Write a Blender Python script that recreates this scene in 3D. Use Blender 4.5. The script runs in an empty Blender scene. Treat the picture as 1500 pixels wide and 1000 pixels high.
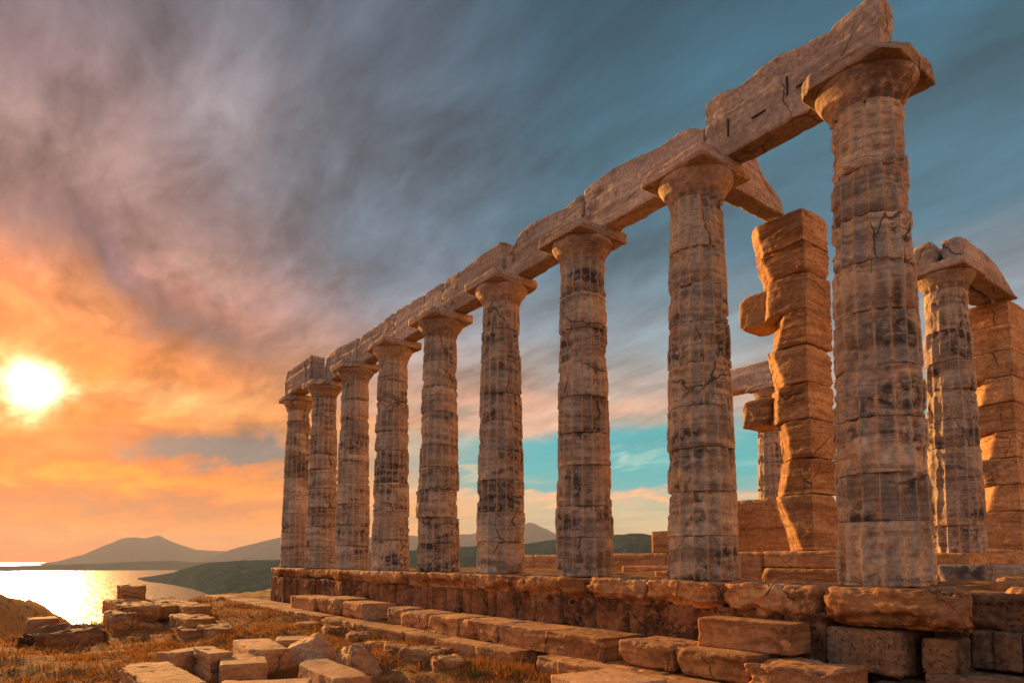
import bpy, math, random
import numpy as np
from mathutils import Vector

R = math.radians
SC = bpy.context.scene
COL = SC.collection

def s2l(r, g, b):
    f = lambda c: (c/255)/12.92 if c/255 <= 0.04045 else ((c/255+0.055)/1.055)**2.4
    return (f(r), f(g), f(b), 1.0)

# ------------------------------------------------------------------ camera
cam = bpy.data.cameras.new('camera'); camo = bpy.data.objects.new('camera', cam); COL.objects.link(camo)
CAM = np.array([-7.988, -3.659, 0.301]); YAW = 0.6354; PITCH = 0.0750
camo.location = CAM
camo.rotation_euler = (math.pi/2+PITCH, 0, -YAW)
cam.sensor_width = 36; cam.lens = 983.05/1500*36
cam.shift_y = 244.2/1500
cam.clip_start = 0.05; cam.clip_end = 120000
SC.camera = camo
SC.view_settings.view_transform = 'Standard'; SC.view_settings.look = 'None'
SC.view_settings.exposure = 1.05; SC.view_settings.gamma = 1.0
SC.view_settings.use_curve_mapping = False

SUN_AZ, SUN_EL = 0.3, 11.9        # degrees; azimuth from +Y (west, along the colonnade) towards +X

# ------------------------------------------------------------------ node helper
class NT:
    def __init__(s, tree): s.t = tree; s.n = tree.nodes; s.l = tree.links
    def node(s, typ, **kw):
        n = s.n.new(typ)
        for k, v in kw.items(): setattr(n, k, v)
        return n
    def put(s, sock, v):
        if isinstance(v, bpy.types.NodeSocket): s.l.new(v, sock)
        elif isinstance(v, (tuple, list)) and sock.type == 'RGBA' and len(v) == 3: sock.default_value = (*v, 1)
        else: sock.default_value = v
    def m(s, op, a, b=None, c=None, clamp=False):
        n = s.node('ShaderNodeMath', operation=op); n.use_clamp = clamp
        for i, v in enumerate((a, b, c)):
            if v is not None: s.put(n.inputs[i], v)
        return n.outputs[0]
    def vm(s, op, a, b=None, scale=None):
        n = s.node('ShaderNodeVectorMath', operation=op)
        s.put(n.inputs[0], a)
        if b is not None: s.put(n.inputs[1], b)
        if scale is not None: s.put(n.inputs['Scale'], scale)
        return n.outputs['Value'] if op in ('DOT_PRODUCT', 'LENGTH', 'DISTANCE') else n.outputs[0]
    def xyz(s, x, y, z):
        n = s.node('ShaderNodeCombineXYZ')
        for i, v in enumerate((x, y, z)): s.put(n.inputs[i], v)
        return n.outputs[0]
    def sep(s, v):
        n = s.node('ShaderNodeSeparateXYZ'); s.put(n.inputs[0], v); return n.outputs
    def noise(s, vec, scale=1.0, detail=4.0, rough=0.55, dist=0.0, col=False):
        n = s.node('ShaderNodeTexNoise'); s.put(n.inputs['Vector'], vec)
        s.put(n.inputs['Scale'], scale); n.inputs['Detail'].default_value = detail
        n.inputs['Roughness'].default_value = rough; n.inputs['Distortion'].default_value = dist
        return n.outputs['Color' if col else 'Fac']
    def ss(s, v, a, b):
        n = s.node('ShaderNodeMapRange', interpolation_type='SMOOTHSTEP')
        s.put(n.inputs['Value'], v); s.put(n.inputs['From Min'], a); s.put(n.inputs['From Max'], b)
        return n.outputs[0]
    def mr(s, v, a, b, c, d):
        n = s.node('ShaderNodeMapRange'); s.put(n.inputs['Value'], v)
        for k, x in zip(('From Min', 'From Max', 'To Min', 'To Max'), (a, b, c, d)): s.put(n.inputs[k], x)
        return n.outputs[0]
    def mix(s, f, a, b, mode='MIX'):
        n = s.node('ShaderNodeMix', data_type='RGBA', blend_type=mode)
        s.put(n.inputs[0], f); s.put(n.inputs[6], a); s.put(n.inputs[7], b)
        return n.outputs[2]
    def ramp(s, f, stops, interp='LINEAR'):
        n = s.node('ShaderNodeValToRGB'); cr = n.color_ramp; cr.interpolation = interp
        while len(cr.elements) < len(stops): cr.elements.new(0.5)
        for e, (p, c) in zip(cr.elements, stops):
            e.position = p; e.color = c if len(c) == 4 else (*c, 1)
        s.put(n.inputs[0], f); return n.outputs[0]

# ------------------------------------------------------------------ sky
world = bpy.data.worlds.new('World'); SC.world = world; world.use_nodes = True
w = NT(world.node_tree)
bg = world.node_tree.nodes['Background']
tc = w.node('ShaderNodeTexCoord')
dirv = tc.outputs['Generated']
dx, dy, dz = w.sep(dirv)
el = w.m('MULTIPLY', w.m('ARCSINE', dz), 57.29578)
az = w.m('MULTIPLY', w.m('ARCTAN2', dx, dy), 57.29578)
sd = (math.sin(R(SUN_AZ))*math.cos(R(SUN_EL)), math.cos(R(SUN_AZ))*math.cos(R(SUN_EL)), math.sin(R(SUN_EL)))
ang = w.m('MULTIPLY', w.m('ARCCOSINE', w.m('MINIMUM', w.vm('DOT_PRODUCT', dirv, sd), 1.0)), 57.29578)
# cloud deck seen in perspective: project the direction on a plane overhead
inv = w.m('DIVIDE', 1.0, w.m('ADD', w.m('MAXIMUM', dz, 0.0), 0.13))
pl = w.xyz(w.m('MULTIPLY', dx, inv), w.m('MULTIPLY', dy, inv), 0.0)
warp = w.vm('SCALE', w.vm('SUBTRACT', w.noise(pl, 0.9, 3, .5, col=True), (.5, .5, .5)), scale=.42)
plw = w.vm('ADD', pl, warp)
rot = w.node('ShaderNodeMapping'); w.put(rot.inputs['Vector'], plw)
rot.inputs['Rotation'].default_value = (0, 0, R(24)); rot.inputs['Scale'].default_value = (1.9, .8, 1)
n1 = w.noise(rot.outputs[0], 1.35, 8, .60)
n2 = w.noise(w.vm('ADD', rot.outputs[0], (7.3, 2.1, 0)), 3.6, 7, .60)
rot2 = w.node('ShaderNodeMapping'); w.put(rot2.inputs['Vector'], plw)
rot2.inputs['Rotation'].default_value = (0, 0, R(-38)); rot2.inputs['Scale'].default_value = (3.4, 1.0, 1)
n3 = w.noise(rot2.outputs[0], 2.6, 8, .62)
# thin level streaks low over the horizon
stv = w.xyz(w.m('MULTIPLY', az, .036), w.m('MULTIPLY', el, .46), 3.1)
st = w.noise(stv, 1.0, 6, .55, .5)
elw = w.m('ADD', el, w.m('MULTIPLY', w.m('SUBTRACT', n1, .5), 8.0))
f = w.m('DIVIDE', elw, 45.0, clamp=True)
E_ = lambda e: e/45
left = w.ramp(f, [(0, s2l(232, 134, 52)), (E_(4), s2l(224, 124, 46)), (E_(7), s2l(232, 128, 34)), (E_(10), s2l(210, 122, 56)), (E_(14), s2l(236, 144, 70)),
                  (E_(18), s2l(210, 122, 84)), (E_(23), s2l(158, 124, 118)), (E_(29), s2l(142, 124, 126)), (E_(38), s2l(116, 120, 130))])
mid = w.ramp(f, [(0, s2l(238, 166, 96)), (E_(4), s2l(234, 160, 100)), (E_(9), s2l(204, 158, 128)), (E_(14), s2l(186, 152, 140)), (E_(20), s2l(138, 140, 150)),
                 (E_(27), s2l(98, 124, 142)), (E_(38), s2l(82, 104, 120))])
right = w.ramp(f, [(0, s2l(220, 196, 152)), (E_(3.5), s2l(186, 184, 164)), (E_(6), s2l(126, 168, 170)), (E_(9), s2l(90, 160, 172)), (E_(13), s2l(170, 164, 158)), (E_(18), s2l(126, 150, 166)),
                   (E_(24), s2l(66, 116, 140)), (E_(32), s2l(50, 104, 126)), (E_(42), s2l(38, 90, 114))])
base = w.mix(w.ss(az, 4, 26), left, mid)
base = w.mix(w.ss(az, 22, 44), base, right)
# bodies of cloud, soft lobes placed by bearing and height, torn by the noise
azw = w.m('ADD', az, w.m('MULTIPLY', w.m('SUBTRACT', n2, .5), 9.0))
elx = w.m('ADD', el, w.m('MULTIPLY', w.m('SUBTRACT', n1, .5), 6.0))
def lobe(a0, e0, sa, se, rot_, col, amp):
    global base
    c_, s_ = math.cos(R(rot_)), math.sin(R(rot_))
    u = w.m('SUBTRACT', azw, a0); v = w.m('SUBTRACT', elx, e0)
    p1 = w.m('DIVIDE', w.m('ADD', w.m('MULTIPLY', u, c_), w.m('MULTIPLY', v, s_)), sa)
    p2 = w.m('DIVIDE', w.m('SUBTRACT', w.m('MULTIPLY', v, c_), w.m('MULTIPLY', u, s_)), se)
    g = w.m('EXPONENT', w.m('MULTIPLY', w.m('ADD', w.m('MULTIPLY', p1, p1), w.m('MULTIPLY', p2, p2)), -1.0))
    g = w.m('MULTIPLY', g, w.mr(n2, .3, .65, .55, 1.1))
    base = w.mix(w.m('MULTIPLY', g, amp, clamp=True), base, col)
lobe(2.5, 28, 6, 4.5, -35, s2l(178, 152, 146), .8)
lobe(-1, 33, 5, 2.6, -30, s2l(128, 112, 118), .7)
lobe(5.2, 21.2, 6.0, 2.0, -42, s2l(112, 92, 108), 1.0)
lobe(12, 17.2, 6.5, 2.0, -12, s2l(110, 96, 108), .95)
lobe(11.5, 21.5, 4.5, 1.8, -20, s2l(190, 158, 148), .75)
lobe(3.2, 18, 3.6, 1.7, -28, s2l(248, 172, 116), .8)
lobe(0, 17.6, 3.2, 2.0, -25, s2l(222, 128, 74), .8)
lobe(19, 31, 4.5, 5, -50, s2l(92, 108, 120), .75)
lobe(13, 32, 4, 6, -35, s2l(140, 140, 144), .6)
lobe(24.5, 24, 5.0, 3.2, -20, s2l(86, 116, 134), .8)
streak = w.m('MULTIPLY', w.ss(st, .50, .64), w.m('SUBTRACT', 1.0, w.ss(el, 9, 17)))
pe = w.mix(w.ss(az, 15, 40), s2l(250, 172, 92), s2l(240, 184, 146))
base = w.mix(w.m('MULTIPLY', streak, w.mr(az, 20, 45, .5, .35)), base, pe)
dk = w.m('MULTIPLY', w.m('SUBTRACT', 1.0, w.ss(st, .34, .46)), w.m('SUBTRACT', 1.0, w.ss(el, 12, 20)))
base = w.mix(w.m('MULTIPLY', dk, .55), base, w.mix(w.ss(az, 10, 35), s2l(170, 116, 80), s2l(104, 150, 160)))
warm = w.m('MULTIPLY', w.m('SUBTRACT', 1.0, w.ss(az, 8, 34)), w.m('SUBTRACT', 1.0, w.ss(el, 9, 21)))
base = w.vm('MULTIPLY', base, w.vm('ADD', (1, 1, 1), w.vm('SCALE', (-.03, -.30, -.84), scale=warm)))
# clear turquoise gap low in the north-west, peach streaks across it
gap = w.m('MULTIPLY', w.m('MULTIPLY', w.ss(el, 4.6, 6.2), w.m('SUBTRACT', 1.0, w.ss(elx, 9.8, 11.6))), w.ss(az, 20, 40))
gap = w.m('MULTIPLY', gap, w.m('SUBTRACT', 1.0, w.ss(az, 75, 100)))
base = w.mix(w.m('MULTIPLY', gap, w.mr(n2, .3, .7, .9, 1.1), clamp=True), base, s2l(0, 172, 192))
lobe(10.5, 11.9, 7.0, 1.2, -3, s2l(252, 184, 116), .95)
lobe(13.8, 8.5, 6.5, 1.25, 0, s2l(108, 112, 120), 1.9)
lobe(3, 8.2, 4.5, .9, 2, s2l(226, 132, 44), .8)
lobe(6, 5.8, 10, .8, 0, s2l(255, 158, 10), 1.1)
lobe(9, 3.9, 12, .75, 0, s2l(188, 116, 70), 1.15)
lobe(6, 2.0, 14, .9, 0, s2l(248, 150, 24), 1.0)
lobe(47, 8.6, 3.5, .25, 3, s2l(150, 205, 205), .8)
lobe(34, 7.3, 5, .35, -2, s2l(196, 190, 172), .8)
lobe(58, 7.6, 4, .25, 2, s2l(120, 200, 205), .7)
lobe(45, 5.3, 20, .40, 0, s2l(244, 186, 146), .9)
lobe(40, 12.6, 9, 1.3, 0, s2l(228, 172, 148), .8)
lobe(58, 13.2, 7, 1.6, 0, s2l(196, 176, 168), .6)
# lit and dark folds of the high cloud
fold = w.m('ADD', w.m('MULTIPLY', n1, .8), w.m('ADD', w.m('MULTIPLY', n2, .55), w.m('MULTIPLY', n3, .45)))
folds = w.mr(fold, .66, 1.14, .34, 1.66)
hi = w.m('MULTIPLY', w.ss(el, 6, 15), w.mr(az, 20, 62, 1.0, .6))
folds = w.m('ADD', w.m('MULTIPLY', hi, w.m('SUBTRACT', folds, 1.0)), 1.0)
base = w.vm('MULTIPLY', base, w.xyz(folds, folds, folds))
# glow round the sun
angw = w.m('MULTIPLY', ang, w.mr(w.m('ADD', w.m('MULTIPLY', n2, .5), w.m('MULTIPLY', n3, .5)), .35, .65, 1.35, .75))
g1 = w.m('EXPONENT', w.m('MULTIPLY', w.m('POWER', w.m('DIVIDE', angw, 1.45), 2.0), -1.0))
g2 = w.m('EXPONENT', w.m('MULTIPLY', w.m('DIVIDE', angw, 2.6), -1.0))
g3 = w.m('EXPONENT', w.m('MULTIPLY', w.m('DIVIDE', angw, 8.0), -1.0))
glow = w.vm('ADD', w.vm('SCALE', (1.0, .86, .6), scale=w.m('MULTIPLY', g1, 4.0)),
            w.vm('ADD', w.vm('SCALE', (1.0, .60, .2), scale=w.m('MULTIPLY', g2, .42)), w.vm('SCALE', (1.0, .36, .06), scale=w.m('MULTIPLY', g3, .22))))
base = w.vm('ADD', base, glow)
dull = w.m('MULTIPLY', w.ss(el, 14, 24), w.m('SUBTRACT', 1.0, w.ss(az, 26, 52)))
base = w.vm('MULTIPLY', base, w.vm('ADD', (1, 1, 1), w.vm('SCALE', (-.10, -.10, -.04), scale=dull)))
ext = w.m('ADD', 1.0, w.m('DIVIDE', .040, w.m('ADD', w.m('MAXIMUM', dz, 0.0), .03)))
base = w.vm('MULTIPLY', base, w.xyz(w.m('MULTIPLY', ext, 1.12), ext, w.m('POWER', ext, .25)))
# the sky outside the picture: south and east, unseen bands shaped to light the stone
south = w.ramp(w.m('DIVIDE', el, 90.0, clamp=True), [(0, (4.2, 1.30, .14, 1)), (.17, (3.8, 1.22, .16, 1)), (.34, (.50, .36, .30, 1)), (1, (.16, .23, .33, 1))])
east = w.ramp(w.m('DIVIDE', el, 90.0, clamp=True), [(0, (.30, .30, .31, 1)), (.25, (.36, .40, .44, 1)), (.6, (.20, .31, .42, 1)), (1, (.14, .22, .32, 1))])
aza = w.m('ABSOLUTE', az)
back = w.mix(w.ss(az, -84, -36), east, south)
out = w.m('MAXIMUM', w.ss(aza, 95, 140), w.m('SUBTRACT', 1.0, w.ss(az, -40, -9)))
base = w.mix(out, base, back)
sky = w.node('ShaderNodeTexSky', sky_type='NISHITA'); sky.sun_disc = False
sky.sun_elevation = R(SUN_EL); sky.sun_rotation = R(SUN_AZ)
sky.altitude = 60; sky.dust_density = 3.0
base = w.vm('ADD', base, w.vm('SCALE', sky.outputs[0], scale=.0007))
under = w.ss(el, -6, -1)
base = w.mix(under, (.20, .12, .07), base)
w.put(bg.inputs['Color'], base); bg.inputs['Strength'].default_value = 0.485

# ------------------------------------------------------------------ sun
sl = bpy.data.lights.new('sun', 'SUN'); so = bpy.data.objects.new('sun', sl); COL.objects.link(so)
sl.energy = 5.0; sl.angle = R(0.6); sl.color = (1.0, .49, .15)
so.rotation_euler = Vector(sd).to_track_quat('Z', 'Y').to_euler()

# ------------------------------------------------------------------ noise
def _h(ix, iy, iz, seed):
    h = (ix.astype(np.uint32)*np.uint32(374761393) + iy.astype(np.uint32)*np.uint32(668265263) + iz.astype(np.uint32)*np.uint32(2147483647) + np.uint32((seed*974711 + 12345) & 0xffffffff))
    h = (h ^ (h >> np.uint32(13)))*np.uint32(1274126177)
    h = (h ^ (h >> np.uint32(16)))*np.uint32(2246822519)
    h = h ^ (h >> np.uint32(13))
    return (h & np.uint32(0xffffff)).astype(np.float64)/float(0xffffff)
def vnoise(p, seed=0):
    i = np.floor(p).astype(np.int64); fr = p-i; u = fr*fr*fr*(fr*(fr*6-15)+10)
    r = 0
    for a in (0, 1):
        wx = u[:, 0] if a else 1-u[:, 0]
        for b in (0, 1):
            wy = u[:, 1] if b else 1-u[:, 1]
            for c in (0, 1):
                wz = u[:, 2] if c else 1-u[:, 2]
                r = r + wx*wy*wz*_h(i[:, 0]+a, i[:, 1]+b, i[:, 2]+c, seed)
    return r*2-1
def fbm(p, seed=0, oct=3, gain=.5):
    p = np.asarray(p, float); r = 0; a = 1; t = 0
    for o in range(oct):
        r = r+a*vnoise(p*(2.03**o)+o*17.3, seed+o*31); t += a; a *= gain
    return r/t
def sstep(x, a, b):
    t = np.clip((x-a)/(b-a), 0, 1); return t*t*(3-2*t)

# ------------------------------------------------------------------ object helpers
def link_mesh(name, V, F, mat, parent=None, smooth=True, attr=None):
    me = bpy.data.meshes.new(name)
    V = np.asarray(V, np.float32)
    F = [np.asarray(f) for f in (F if isinstance(F, list) else [F])]
    me.vertices.add(len(V)); me.vertices.foreach_set('co', V.ravel())
    nl = sum(f.size for f in F); npoly = sum(len(f) for f in F)
    me.loops.add(nl); me.loops.foreach_set('vertex_index', np.concatenate([f.ravel() for f in F]).astype(np.int32))
    me.polygons.add(npoly)
    tot = np.concatenate([np.full(len(f), f.shape[1]) for f in F])
    st = np.concatenate([[0], np.cumsum(tot)[:-1]])
    me.polygons.foreach_set('loop_start', st.astype(np.int32))
    me.polygons.foreach_set('use_smooth', np.full(npoly, smooth))
    me.update(calc_edges=True); me.validate()
    if attr is not None:
        at = me.attributes.new(attr[0], 'FLOAT', 'POINT'); at.data.foreach_set('value', np.asarray(attr[1], np.float32))
    me.materials.append(mat)
    o = bpy.data.objects.new(name, me); COL.objects.link(o)
    if parent: o.parent = parent
    return o
def empty(name, loc, rz=0):
    o = bpy.data.objects.new(name, None); COL.objects.link(o); o.location = loc; o.rotation_euler = (0, 0, rz)
    o.empty_display_size = .2; return o
def tag(o, label=None, cat=None, group=None, kind=None):
    if label: o['label'] = label
    if cat: o['category'] = cat
    if group: o['group'] = group
    if kind or cat: o['kind'] = kind or 'thing'
    return o

def box_grid(h, cell):
    """surface of a box of half sizes h as a welded grid"""
    n = [max(2, int(round(2*h[i]/cell))) for i in range(3)]
    g = [np.linspace(-h[i], h[i], n[i]+1) for i in range(3)]
    P, F, off = [], [], 0
    for ax in range(3):
        u, v = (ax+1) % 3, (ax+2) % 3
        U, Vv = np.meshgrid(g[u], g[v], indexing='ij')
        nu, nv = n[u]+1, n[v]+1
        ids = np.arange(nu*nv).reshape(nu, nv)
        q = np.stack([ids[:-1, :-1], ids[1:, :-1], ids[1:, 1:], ids[:-1, 1:]], -1).reshape(-1, 4)
        for sgn in (-1, 1):
            p = np.zeros((nu*nv, 3)); p[:, u] = U.ravel(); p[:, v] = Vv.ravel(); p[:, ax] = sgn*h[ax]
            P.append(p); F.append((q if sgn > 0 else q[:, ::-1])+off); off += nu*nv
    P = np.concatenate(P); F = np.concatenate(F)
    key = np.round(P*1e5).astype(np.int64)
    _, idx, invr = np.unique(key, axis=0, return_index=True, return_inverse=True)
    return P[idx], invr.ravel()[F]

def stone_verts(h, seed, cell=.06, r=.015, chip=.05, rough=.012, strata=.012, cuts=(), sf=1.0, chipf=2.6, auto=2, rag=None):
    h = np.array(h, float)
    P, F = box_grid(h, cell)
    so_ = np.array([seed*3.17 % 91, seed*7.31 % 83, seed*1.91 % 77])
    Q = P+so_
    rl = r*(.5+.7*(fbm(Q*2.2, seed, 2)*.5+.5)) + chip*(sstep(fbm(Q*chipf, seed+5, 3), .16, .42)+.4*sstep(fbm(Q*chipf*3, seed+6, 3), .1, .4))
    lim = h*.85
    q = np.empty_like(P)
    for i in range(3):
        ri = np.minimum(rl, lim[i]); q[:, i] = np.clip(P[:, i], -(h[i]-ri), h[i]-ri)
    d = P-q; ln = np.linalg.norm(d, axis=1)+1e-9; nrm = d/ln[:, None]
    rad = np.minimum(rl, np.max(np.abs(d), axis=1))
    p = q+nrm*np.maximum(rad, 0)[:, None]
    disp = rough*(fbm(Q*2.2*sf, seed+9, 3, .5)+.45*(1-2*np.abs(fbm(Q*6*sf, seed+10, 4, .6)))-.45)
    pit_ = sstep(fbm(Q*7, seed+12, 3), .28, .5)
    disp = disp-rough*.8*pit_
    if strata:
        zz = Q.copy(); zz[:, :2] *= .45; zz[:, 2] = zz[:, 2]*9+1.2*fbm(Q*.9, seed+2, 2)
        side = 1-np.abs(nrm[:, 2])
        rid = 1-2*np.abs(fbm(zz, seed+14, 4, .6))
        zz2 = zz.copy(); zz2[:, 2] *= 2.3
        disp += strata*side*(-np.clip(rid-.55, 0, 1)*2.0+.6*fbm(zz2, seed+15, 2))
    # smooth chisel faces stay on part of the block, the rest is worn
    disp *= .45+.9*sstep(fbm(Q*.9, seed+17, 2), -.35, .3)
    p = p+nrm*disp[:, None]
    if rag:                                                # lower front broken away under a ragged lip
        depth, zl, amp_ = rag
        lip = zl+amp_*fbm(np.stack([Q[:, 1]*1.6, Q[:, 1]*0, Q[:, 1]*0], -1), seed+30, 4, .6)
        k = sstep(lip-p[:, 2]/(2*h[2]), -.03, .10)*sstep(-p[:, 0], h[0]*.3, h[0]*.8)
        p[:, 0] += k*depth*(.75+.5*fbm(Q*3, seed+31, 3))
    rng_ = random.Random(seed*7+1); cl_ = list(cuts)
    for _ in range(auto):
        n = np.array([rng_.choice((-1, 1))*rng_.uniform(.25, 1) for _ in range(3)])
        n[2] = abs(n[2])*(1 if rng_.random() < .7 else -1); n /= np.linalg.norm(n)
        cl_.append((n, float(np.abs(n)@h)-rng_.uniform(.03, .11)))
    for (n, off) in cl_:
        n = np.array(n, float); n /= np.linalg.norm(n)
        e = p@n-off-.03*fbm(Q*2.5, seed+21, 4, .6)-.018*fbm(Q*9, seed+22, 3)
        e = np.maximum(e, 0); p = p-n*e[:, None]
    return p, F

SN = [100]
def stone(name, ext, mat, label=None, cat=None, group=None, rz=0, tilt=(0, 0), parent=None, top=None, cuts=(), seed=None, kind=None, **kw):
    """ext = x0,x1,y0,y1,z0,z1; the object sits at its base centre"""
    SN[0] += 1; seed = seed or SN[0]
    x0, x1, y0, y1, z0, z1 = ext
    h = ((x1-x0)/2, (y1-y0)/2, (z1-z0)/2)
    dist = math.hypot((x0+x1)/2-CAM[0], (y0+y1)/2-CAM[1])
    kw['cell'] = min(.09, max(.019, dist*.0030))
    p, F = stone_verts(h, seed, cuts=cuts, **kw)
    p[:, 2] += h[2]
    if name == 'architrave_beam':
        up = p[:, 2]/(2*h[2])+.03*fbm(p*1.3+seed, seed, 3); ax_ = 0 if h[0] < h[1] else 1
        k_ = sstep(up, .66, .68)*sstep(fbm(p*.8+seed*2, seed+1, 2), -.5, .0)-.8*sstep(up, .30, .32)*(1-sstep(up, .36, .38))*sstep(fbm(p*1.1+seed*3, seed+2, 2), -.1, .2)
        p[:, ax_] -= np.sign(p[:, ax_])*.022*k_*sstep(np.abs(p[:, ax_]), h[ax_]*.5, h[ax_]*.9)
    if top is not None:                                   # broken upper outline along one axis
        axis, pts = top
        c = p[:, axis]+((x0+x1)/2 if axis == 0 else (y0+y1)/2)
        hh = np.interp(c, [a for a, _ in pts], [b for _, b in pts])
        p[:, 2] *= np.maximum((hh-z0)/(z1-z0), .03)
    loc = np.array([(x0+x1)/2, (y0+y1)/2, z0])
    o = link_mesh(name, p, F, mat, parent)
    if parent is not None: loc = loc-np.array(parent.location)
    o.location = loc; o.rotation_euler = (tilt[0], tilt[1], rz)
    tag(o, label, cat, group, kind)
    return o

# ------------------------------------------------------------------ materials
def stone_mat(name, light, midc, dark, stain=(.05, .035, .03), stain_amt=.6, stain_lo=.54, bump=.5, band=1.0, pit=0.0, rough=.85, hollow=False, grey=(.27, .255, .25), grey_amt=.5, crack=(.50, .60)):
    m = bpy.data.materials.new(name); m.use_nodes = True
    t = NT(m.node_tree); b = m.node_tree.nodes['Principled BSDF']
    pos = t.node('ShaderNodeNewGeometry').outputs['Position']
    rnd = t.node('ShaderNodeObjectInfo').outputs['Random']
    pw = t.vm('ADD', pos, t.vm('SCALE', (13.0, 7.0, 3.0), scale=rnd))
    px, py, pz = t.sep(pw)
    wv = t.m('MULTIPLY', t.noise(pw, .9, 3), 3.4)
    def bands(k, det):
        return t.noise(t.xyz(t.m('MULTIPLY', px, .6), t.m('MULTIPLY', py, .6), t.m('ADD', t.m('MULTIPLY', pz, k*band), wv)), 1.0, det, .6)
    s1, s2 = bands(5.5, 4), bands(20.0, 4)
    cl = t.noise(pw, 1.5, 5, .62); cg = t.noise(t.vm('ADD', pw, (31, 5, 9)), 1.1, 4, .6)
    fine = t.noise(pw, 15, 5, .68)
    c = t.mix(t.ss(cl, .38, .60), midc, light)
    c = t.mix(t.m('MULTIPLY', t.ss(cg, .48, .64), grey_amt), c, grey)
    c = t.mix(t.m('MULTIPLY', t.ss(s1, .49, .62), .7), c, dark)
    c = t.mix(t.m('MULTIPLY', t.ss(s2, .52, .64), .55), c, dark)
    c = t.mix(t.m('MULTIPLY', t.ss(s2, .46, .34), .35), c, light)
    fv = t.mr(fine, .28, .72, .58, 1.34)
    c = t.vm('MULTIPLY', c, t.xyz(fv, fv, fv))
    rv = t.mr(rnd, 0, 1, .80, 1.14)
    c = t.vm('MULTIPLY', c, t.xyz(rv, rv, rv))
    # dark crust in broken patches; on fluted stone it sits in the hollows
    a1 = t.noise(t.vm('MULTIPLY', pw, (1.0, 1.0, .8)), 1.05, 3, .55)
    a2 = t.noise(t.vm('MULTIPLY', pw, (1.3, 1.3, 1.5)), 6.0, 5, .65)
    sfac = t.m('MULTIPLY', t.ss(a1, stain_lo, stain_lo+.10), t.ss(a2, .41, .54))
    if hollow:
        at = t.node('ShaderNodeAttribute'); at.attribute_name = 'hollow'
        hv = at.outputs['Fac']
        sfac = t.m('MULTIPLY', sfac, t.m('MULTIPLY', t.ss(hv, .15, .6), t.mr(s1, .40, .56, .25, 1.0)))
        arr = t.m('MULTIPLY', t.ss(hv, .30, .05), .55)  # arrises painted paler, as edges that catch the light
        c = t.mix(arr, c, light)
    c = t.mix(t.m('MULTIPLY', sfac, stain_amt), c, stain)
    # hairline cracks
    vo = t.node('ShaderNodeTexVoronoi', feature='DISTANCE_TO_EDGE')
    t.put(vo.inputs['Vector'], t.vm('ADD', t.vm('MULTIPLY', pw, (1, 1, .8)), t.vm('SCALE', t.noise(pw, 2.6, 4, .6, col=True), scale=.28)))
    vo.inputs['Scale'].default_value = .8
    crk = t.m('MULTIPLY', t.ss(vo.outputs['Distance'], .011, .002), t.ss(t.noise(pw, .9, 2), *crack))
    c = t.mix(t.m('MULTIPLY', crk, .7), c, (.05, .032, .024))
    if pit:
        vp = t.node('ShaderNodeTexVoronoi'); t.put(vp.inputs['Vector'], t.vm('ADD', pw, t.vm('SCALE', t.noise(pw, 9, 3, col=True), scale=.22)))
        vp.inputs['Scale'].default_value = 21
        hole = t.m('MULTIPLY', t.ss(vp.outputs['Distance'], .36, .10), t.ss(t.noise(pw, 3.1, 3), .40, .62))
        c = t.mix(t.m('MULTIPLY', hole, .6), c, (.05, .03, .02))
    t.put(b.inputs['Base Color'], c)
    b.inputs['Roughness'].default_value = rough
    b.inputs['Specular IOR Level'].default_value = .25
    hgt = t.m('ADD', t.m('MULTIPLY', s1, .9), t.m('ADD', t.m('MULTIPLY', s2, .5), t.m('ADD', t.m('MULTIPLY', fine, .55), t.m('MULTIPLY', t.noise(pw, 46, 3, .7), .22))))
    hgt = t.m('SUBTRACT', hgt, t.m('ADD', t.m('MULTIPLY', sfac, .15), t.m('MULTIPLY', crk, .8)))
    if pit: hgt = t.m('SUBTRACT', hgt, t.m('MULTIPLY', hole, 1.0*pit))
    bm = t.node('ShaderNodeBump'); bm.inputs['Strength'].default_value = bump; bm.inputs['Distance'].default_value = .045
    t.put(bm.inputs['Height'], hgt); t.l.new(bm.outputs[0], b.inputs['Normal'])
    return m
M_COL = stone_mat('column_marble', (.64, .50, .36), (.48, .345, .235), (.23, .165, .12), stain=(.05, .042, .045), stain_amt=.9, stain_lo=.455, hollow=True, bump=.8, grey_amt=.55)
M_CAP = stone_mat('capital_marble', (.60, .46, .345), (.47, .335, .235), (.28, .195, .145), stain_amt=.55, stain_lo=.57, bump=.6, grey_amt=.35)
M_BEAM = stone_mat('beam_marble', (.60, .49, .41), (.48, .38, .31), (.31, .235, .19), stain_amt=.5, stain_lo=.58, bump=.7, band=.5, grey_amt=.5, grey=(.36, .33, .31), crack=(.45, .55))
M_STEP = stone_mat('step_marble', (.60, .325, .135), (.46, .215, .08), (.25, .105, .042), stain=(.06, .03, .02), stain_amt=.65, stain_lo=.55, bump=.75, band=.8, grey_amt=.25)
M_ANTA = stone_mat('anta_marble', (.66, .40, .20), (.52, .29, .13), (.31, .155, .07), stain_amt=.5, stain_lo=.58, bump=.75, band=1.2, grey_amt=.2)
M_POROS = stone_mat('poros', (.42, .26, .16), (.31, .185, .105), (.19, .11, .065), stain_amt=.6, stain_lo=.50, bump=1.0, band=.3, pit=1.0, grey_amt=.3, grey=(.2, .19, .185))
M_FOUND = stone_mat('foundation_rubble', (.34, .165, .075), (.24, .11, .05), (.13, .06, .03), stain=(.03, .018, .013), stain_amt=.75, stain_lo=.48, bump=1.0, band=.3, pit=.8, grey_amt=.1)
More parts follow.
